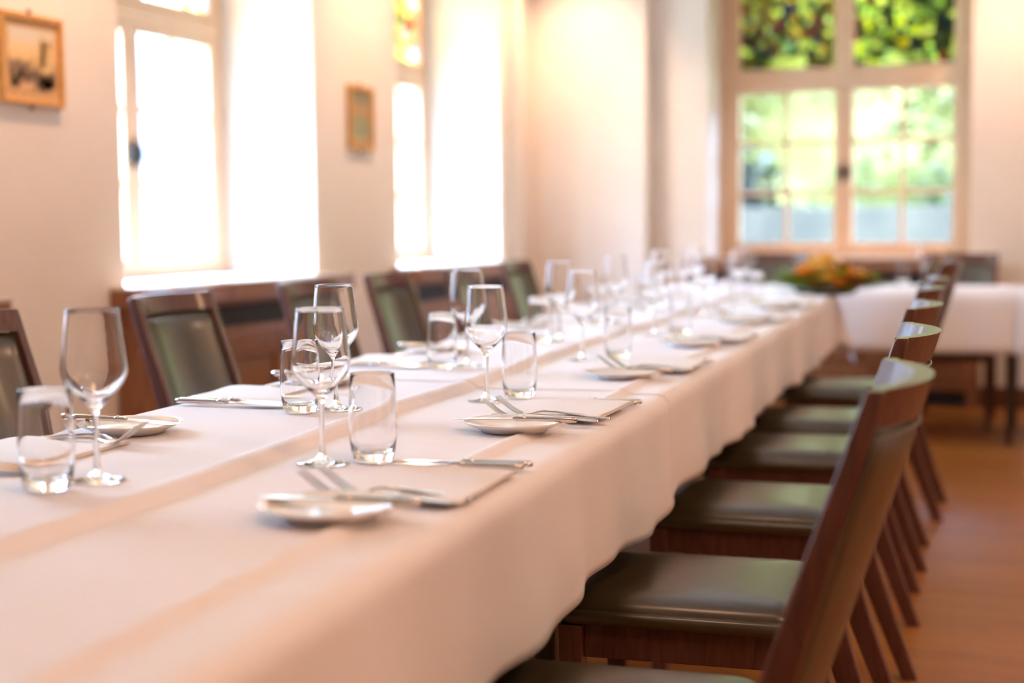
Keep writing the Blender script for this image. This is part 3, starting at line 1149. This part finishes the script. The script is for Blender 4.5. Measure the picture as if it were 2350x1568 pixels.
def napkin_proto():
    """folded linen napkin; x towards the table centre (0..0.196), y 0..0.235"""
    LX, LY, H = .196, .235, .0068
    prof = []
    n = 22
    for i in range(n + 1):                       # top, soft swell between the folded ends
        u = i / n
        prof.append((.004 + (LX - .008) * u, H + .0014 * sin(pi * u) ** .5 + .0003 * sin(u * 17)))
    for a in (60, 30, 0, -25):                   # right end: two rounded layers with a groove
        prof.append((LX - .004 + .0035 * cos(radians(a)), H * .75 + .0017 * sin(radians(a))))
    prof.append((LX - .0030, H * .5))
    for a in (25, -10, -45):
        prof.append((LX - .004 + .0035 * cos(radians(a)), H * .27 + .0017 * sin(radians(a))))
    for i in range(9):
        prof.append((LX - .006 - (LX - .012) * i / 8, .0003))
    for a in (225, 190, 155):
        prof.append((.004 + .0035 * cos(radians(a)), H * .27 + .0017 * sin(radians(a))))
    prof.append((.0030, H * .5))
    for a in (205, 180, 150, 120):
        prof.append((.004 + .0035 * cos(radians(a)), H * .75 + .0017 * sin(radians(a))))
    secs = []
    ny = 18
    for j in range(ny + 1):
        v = j / ny
        y = LY * v
        e = min(v, 1 - v) * ny
        k = 1.0 if e >= 2 else (.55 if e < .5 else .92)
        secs.append([Vector((x + .0018 * sin(y * 25), y + .0015 * sin(x * 40), .0002 + (z + .0007 * sin(y * 40 + x * 20) * (z / H)) * k)) for x, z in prof])
    return auto_smooth(obj('folded_napkin', loft(secs), M_NAPKIN), 60)


G0 = wine_glass_proto()
T0 = tumbler_proto()
P0 = plate_proto()
K0 = knife_proto('table_knife', .225, .098)
B0 = knife_proto('butter_knife', .208, .098)
F0 = fork_proto()
N0 = napkin_proto()
used = set()


def put(proto, p, q, z, ang, label, cat, group, tilt=None, frame=True):
    c = proto if proto.name not in used else copy_tree(proto)
    used.add(proto.name)
    c.location = W(p, q, z) if frame else Vector((p, q, z))
    if tilt is None:
        c.rotation_euler = (0, 0, ang)
    else:
        c.rotation_euler = (Matrix.Rotation(ang, 3, 'Z') @ Matrix.Rotation(tilt, 3, 'Y')).to_euler()
    tag(c, label, cat, group)
    return c


ORD = ['nearest', 'second', 'third', 'fourth', 'fifth', 'sixth', 'farthest']
rj = random.Random(11)
# right-hand settings: (plate q, glass p, glass q, tumbler p, tumbler q)
RS = [(1.563, -.873, 1.915, -.806, 1.945), (2.298, -.874, 2.687, -.826, 2.750), (3.150, -.898, 3.543, -.823, 3.612),
      (3.99, -.880, 4.37, -.815, 4.44), (4.93, -.885, 5.30, -.82, 5.37), (5.80, -.88, 6.16, -.82, 6.23)]
for i, (q0, gp, gq, tp, tq_) in enumerate(RS):
    o = ORD[i]
    j = lambda s: rj.uniform(-s, s)
    side = 'along the right table edge'
    put(P0, -.703 + j(.004), q0, ztop(-.70, q0) + .0015, j(1), '%s white bread plate from the front, %s' % (o, side), 'plate', 'bread plates on the right')
    # butter knife lying across the plate rim, blade towards the table centre
    put(B0, -.592, q0 + .004 + j(.004), ztop(-.70, q0) + .0165, TA + pi + j(.05), 'butter knife lying across the %s bread plate %s' % (o, side), 'knife', 'butter knives on plates')
    for k, (dq, nm) in enumerate(((.100, 'outer'), (.136, 'inner'))):
        put(F0, -.583 + k * .014 + j(.003), q0 + dq, ztop(-.66, q0 + dq) + .0022, TA + pi + j(.04), '%s steel fork beside the %s bread plate %s' % (nm, o, side), 'fork', 'dinner forks')
    put(N0, -.575, q0 + .362 if i else q0 + .345, ztop(-.66, q0 + .25) + .001, TA + pi + radians(-1.5 + j(2)), '%s folded white napkin from the front, %s' % (o, side), 'napkin', 'folded napkins')
    for k, (dq, nm) in enumerate(((.372, 'inner'), (.396, 'outer'))):
        qk = q0 + dq + (0.012 if i else 0)
        put(K0, -.577 + k * .006, qk + .004, ztop(-.62, qk) + .0035, TA + pi + radians(1) + j(.02), '%s steel knife of the %s napkin %s' % (nm, o, side), 'knife', 'table knives')
    put(G0, gp, gq, ztop(gp, gq) + .0012, j(1), '%s empty wine glass from the front, %s' % (o, side), 'wine glass', 'wine glasses on the right')
    put(T0, tp, tq_, ztop(tp, tq_) + .0012, j(1), '%s empty water tumbler from the front, %s' % (o, side), 'tumbler', 'water tumblers on the right')
# left-hand settings
LS = [(1.673, -1.077, 1.655, -1.101, 1.580), (2.403, -1.069, 2.409, -1.112, 2.350), (3.134, -1.090, 3.213, -1.126, 3.135),
      (3.97, -1.08, 4.00, -1.12, 3.93), (4.68, -1.08, 4.70, -1.12, 4.63), (5.46, -1.08, 5.47, -1.12, 5.40), (6.24, -1.08, 6.24, -1.12, 6.17)]
for i, (qk, gp, gq, tp, tq_) in enumerate(LS):
    o = ORD[i]
    j = lambda s: rj.uniform(-s, s)
    side = 'along the left table edge'
    qp = qk + .385
    put(P0, -1.275, qp, ztop(-1.275, qp) + .0015, j(1), '%s white bread plate from the front, %s' % (o, side), 'plate', 'bread plates on the left')
    put(B0, -1.385, qp + .008 + j(.004), ztop(-1.275, qp) + .0165, TA - radians(9) + j(.03), 'butter knife lying across the %s bread plate %s' % (o, side), 'knife', 'butter knives on plates')
    for k, (dq, nm) in enumerate(((-.105, 'outer'), (-.140, 'inner'))):
        put(F0, -1.388 + k * .010 + j(.004), qp + dq, ztop(-1.3, qp) + .0022, TA + j(.04), '%s steel fork beside the %s bread plate %s' % (nm, o, side), 'fork', 'dinner forks')
    put(N0, -1.400, qk + .040, ztop(-1.3, qk + .1) + .001, TA + radians(2 + j(3)), '%s folded white napkin from the front, %s' % (o, side), 'napkin', 'folded napkins')
    for k, (dq, nm) in enumerate(((.018, 'inner'), (-.006, 'outer'))):
        put(K0, -1.375 - k * .012, qk + dq, ztop(-1.32, qk) + .0035, TA + j(.02), '%s steel knife of the %s napkin %s' % (nm, o, side), 'knife', 'table knives')
    put(G0, gp, gq, ztop(gp, gq) + .0012, j(1), '%s empty wine glass from the front, %s' % (o, side), 'wine glass', 'wine glasses on the left')
    put(T0, tp, tq_, ztop(tp, tq_) + .0012, j(1), '%s empty water tumbler from the front, %s' % (o, side), 'tumbler', 'water tumblers on the left')
# cross table settings
cz = CT_T - .006 + .0012
for (x, l) in ((-.700, 'right of the flowers'), (-1.62, 'left of the flowers')):
    put(G0, x, 7.92, cz, 0, 'empty wine glass on the cross table, %s' % l, 'wine glass', 'wine glasses on the cross table', frame=False)
    put(T0, x - .105, 7.93, cz, 0, 'empty water tumbler on the cross table, %s' % l, 'tumbler', 'water tumblers on the cross table', frame=False)


# ------------------------------------------------------------------ flower centrepiece
def leaf_quad(bm, base, d, up, L, w, bend=0.25):
    side = d.cross(up).normalized()
    pts = []
    n = 5
    row = []
    for i in range(n + 1):
        u = i / n
        c = base + d * (L * u) - up * (bend * L * u * u)
        ww = w * sin(pi * min(1, u * .92 + .06)) ** .8 / 2
        row.append((bm.verts.new(c - side * ww), bm.verts.new(c + up * (-.08 * w)), bm.verts.new(c + side * ww)))
    for a, b in zip(row, row[1:]):
        bm.faces.new((a[0], a[1], b[1], b[0]))
        bm.faces.new((a[1], a[2], b[2], b[1]))


M_LEAFG = mat_leaf('bouquet_leaf', (0.20, 0.34, 0.02), (0.40, 0.52, 0.05))
M_OR = mat_leaf('orange_petal', (0.90, 0.36, 0.03), (1.0, 0.50, 0.07), 0.35)
M_YE = mat_leaf('yellow_petal', (0.95, 0.58, 0.06), (1.0, 0.74, 0.22), 0.35)
M_RU = mat_leaf('rust_petal', (0.38, 0.08, 0.01), (0.50, 0.14, 0.02), 0.25)
M_BOWL = mat_noise('dark_dish', (0.05, 0.05, 0.03), (0.08, 0.07, 0.04), 20, 0.5)
fx, fq = -0.60, 7.06
fl = empty('flower_arrangement', W(fx, fq, ztop(fx, fq) + .001), TA)
fl.scale = (1.3, 1.0, 1.05)
tag(fl, 'low arrangement of orange and yellow roses with green leaves at the table end', 'flower arrangement')
obj('dish', lathe([(0, 0), (.09, 0), (.11, .012), (.12, .030), (.115, .030), (.10, .016), (0, .012)], 32), M_BOWL, fl, True)
rf = random.Random(3)
bm = bmesh.new()
for k in range(230):
    a = rf.uniform(0, 2 * pi)
    el = rf.uniform(-.02, .9)
    ex = 1.0
    d = Vector((cos(a) * cos(el), sin(a) * cos(el) * .7, sin(el))).normalized()
    base = Vector((cos(a) * rf.uniform(.03, .14), sin(a) * rf.uniform(.02, .07), rf.uniform(.028, .06)))
    L = rf.uniform(.06, .14) * (1.0 - .35 * sin(el))
    if abs(cos(a)) > .8 and el < .35:
        L *= 1.15
    leaf_quad(bm, base, d, Vector((0, 0, 1)) if abs(d.z) < .9 else Vector((1, 0, 0)), L, rf.uniform(.022, .042), rf.uniform(.0, .16))
obj('leaves', bm, M_LEAFG, fl, True)


def blossom(cx, cy, czz, r, mat, rnd):
    bm = bmesh.new()
    for ring in range(5):
        n = 4 + ring * 2
        for k in range(n):
            a = 2 * pi * k / n + ring * .7 + rnd.uniform(-.1, .1)
            open_ = .18 + ring * .24
            R = r * (.22 + .18 * ring)
            # petal as curved patch
            g = []
            for i in range(4):
                row = []
                for j in range(4):
                    u, v = i / 3, (j / 3 - .5)
                    rad = R * (.35 + open_ * u * 1.2)
                    z = r * (1.15 - .16 * ring) * u * (1.1 - open_ * .5 * u) - r * .2
                    wv = (.9 * r * (.35 + .16 * ring)) * sin(pi * min(.97, u * .75 + .2))
                    ct = Vector((cos(a) * rad, sin(a) * rad, z))
                    tt = Vector((-sin(a), cos(a), 0)) * v * wv * 1.6
                    row.append(bm.verts.new(ct + tt - Vector((cos(a), sin(a), 0)) * (v * v) * wv * .9))
                g.append(row)
            for i in range(3):
                for j in range(3):
                    bm.faces.new((g[i][j], g[i][j + 1], g[i + 1][j + 1], g[i + 1][j]))
    o = obj('blossom', bm, mat, fl, True)
    o.location = (cx, cy, czz)
    o.rotation_euler = (rnd.uniform(-.4, .4), cx * 2.0 + rnd.uniform(-.2, .2), 0)
    return o


for (cx, cy, czz, r, m) in ((-.075, -.05, .095, .040, M_OR), (-.02, -.06, .115, .046, M_YE), (.0, .02, .150, .046, M_YE), (.03, -.05, .085, .040, M_YE), (.085, -.04, .09, .044, M_OR),
                            (.125, -.02, .080, .042, M_YE), (-.05, .03, .125, .042, M_OR), (.06, .03, .12, .040, M_RU), (-.03, -.085, .055, .034, M_RU), (.05, -.09, .055, .036, M_OR),
                            (.11, -.07, .055, .032, M_RU), (-.11, .0, .07, .034, M_RU), (.015, -.095, .075, .034, M_YE)):
    blossom(cx, cy, czz, r, m, rf)

# ------------------------------------------------------------------ outside
M_LAWN = mat_noise('pale_gravel_and_grass', (0.30, 0.34, 0.24), (0.42, 0.44, 0.36), 0.8, 0.9)
bm = bmesh.new()
rect_face(bm, [(-40, YB + DB, -.35), (40, YB + DB, -.35), (40, 60, -.35), (-40, 60, -.35)])
rect_face(bm, [(-40, -30, -.35), (XL - DL, -30, -.35), (XL - DL, YB + DB, -.35), (-40, YB + DB, -.35)])
tag(obj('garden_ground', bm, M_LAWN), 'pale ground of the garden seen through the windows', 'ground', kind='structure')
M_GWALL = mat_noise('pale_blue_grey_render', (0.068, 0.056, 0.038), (0.125, 0.098, 0.062), 1.6, 0.8)
tag(obj('garden_wall', boxes([(-9, 5, 14.6, 14.9, -.35, 1.24)], 0.02), M_GWALL), 'pale blue-grey garden wall beyond the far window', 'garden wall')


def shrub(name, loc, rx, ry, rz, n, mat, leaf, seed, label, cat='shrub', group=None, trunk=True):
    root = empty(name, loc)
    r = random.Random(seed)
    bm = bmesh.new()
    blobs = [(Vector((r.uniform(-.6, .6) * rx, r.uniform(-.6, .6) * ry, r.uniform(.35, .85) * rz)), r.uniform(.32, .55)) for _ in range(9)]
    for k in range(n):
        c, s = r.choice(blobs)
        v = Vector((r.gauss(0, 1), r.gauss(0, 1), r.gauss(0, 1))).normalized() * (r.random() ** .4)
        pos = c + Vector((v.x * rx * s, v.y * ry * s, v.z * rz * s * .8))
        d = Vector((r.uniform(-1, 1), r.uniform(-1, 1), r.uniform(-.6, .4))).normalized()
        L = leaf * r.uniform(.7, 1.4)
        u = d.cross(Vector((0, 0, 1))).normalized() * L * .3
        a = [bm.verts.new(pos), bm.verts.new(pos + d * L * .5 + u), bm.verts.new(pos + d * L), bm.verts.new(pos + d * L * .5 - u)]
        bm.faces.new(a)
    obj('foliage', bm, mat, root)
    if trunk:
        secs = []
        for z, rr_ in ((0, .07), (rz * .3, .055), (rz * .7, .03)):
            secs.append([Vector((rr_ * cos(k * pi / 4) + .05 * sin(z * 3), rr_ * sin(k * pi / 4), z)) for k in range(8)])
        obj('trunk', loft(secs), M_CAB, root, True)
    tag(root, label, cat, group)
    return root


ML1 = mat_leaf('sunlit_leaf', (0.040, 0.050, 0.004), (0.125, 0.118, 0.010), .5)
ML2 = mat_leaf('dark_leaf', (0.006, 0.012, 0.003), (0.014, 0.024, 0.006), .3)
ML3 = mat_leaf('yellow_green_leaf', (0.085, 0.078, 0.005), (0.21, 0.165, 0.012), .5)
M_HEDGE = mat_noise('hedge_bright_gaps', (0.040, 0.042, 0.004), (0.18, 0.145, 0.035), 0.75, 0.9, bscale=3)  # backing against open sky; pale patches painted as bright gaps in the foliage
bm = bmesh.new()
nx, nz = 70, 40
g = []
for i in range(nz + 1):
    row = []
    for j in range(nx + 1):
        x, z = -16 + 26 * j / nx, -.35 + 10.5 * i / nz
        row.append(bm.verts.new((x, 27 + 1.3 * noise.noise(Vector((x * .5, z * .5, 0))) + .5 * noise.noise(Vector((x * 1.7, z * 1.7, 4))) + .12 * max(0, z - 5) ** 2, z)))
    g.append(row)
for i in range(nz):
    for j in range(nx):
        bm.faces.new((g[i][j], g[i][j + 1], g[i + 1][j + 1], g[i + 1][j]))
tag(obj('tall_hedge', bm, M_HEDGE, None, True), 'tall hedge backing with painted bright gaps, closing the view behind the garden trees', 'hedge')
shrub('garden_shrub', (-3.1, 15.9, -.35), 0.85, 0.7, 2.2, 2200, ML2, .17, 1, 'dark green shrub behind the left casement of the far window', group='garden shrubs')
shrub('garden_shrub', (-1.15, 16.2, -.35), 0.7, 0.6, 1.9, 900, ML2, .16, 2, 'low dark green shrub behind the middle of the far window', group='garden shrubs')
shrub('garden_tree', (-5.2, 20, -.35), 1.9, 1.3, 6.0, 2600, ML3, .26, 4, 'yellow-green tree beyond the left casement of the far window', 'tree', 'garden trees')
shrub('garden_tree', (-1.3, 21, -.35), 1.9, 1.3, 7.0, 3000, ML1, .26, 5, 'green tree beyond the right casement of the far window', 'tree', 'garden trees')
shrub('garden_tree', (-4.6, 12.9, -.35), 0.95, 1.6, 3.5, 1800, ML1, .36, 8, 'unseen tree added just left of the far window to shade it', 'tree', 'garden trees')  # added out of view to block side light at the far window
shrub('garden_tree', (3.4, 12.8, -.35), 3.0, 2.2, 3.5, 2000, ML1, .42, 9, 'unseen broad tree added right of the far window to shade it', 'tree', 'garden trees')  # added out of view, screens the far window from the right
# unseen overhanging crown, added to keep sky light off the far window
ct = empty('garden_tree', (-1.4, 13.2, -.35))
r = random.Random(12)
bm = bmesh.new()
for k in range(5200):
    pos = Vector((r.uniform(-4.6, 4.6), r.uniform(-3.2, 3.2), 5.0 + r.uniform(0, 1.6)))
    d = Vector((r.uniform(-1, 1), r.uniform(-1, 1), r.uniform(-.5, .3))).normalized()
    L = .42 * r.uniform(.7, 1.3)
    u = d.cross(Vector((0, 0, 1))).normalized() * L * .32
    bm.faces.new([bm.verts.new(pos), bm.verts.new(pos + d * L * .5 + u), bm.verts.new(pos + d * L), bm.verts.new(pos + d * L * .5 - u)])
obj('foliage', bm, ML1, ct)
obj('trunk', loft([[Vector((3.9 + rr_ * cos(k * pi / 4), rr_ * sin(k * pi / 4), z)) for k in range(8)] for z, rr_ in ((0, .2), (5.4, .12))]), M_CAB, ct, True)
tag(ct, 'unseen tree crown added above the far window to shade it', 'tree', 'garden trees')
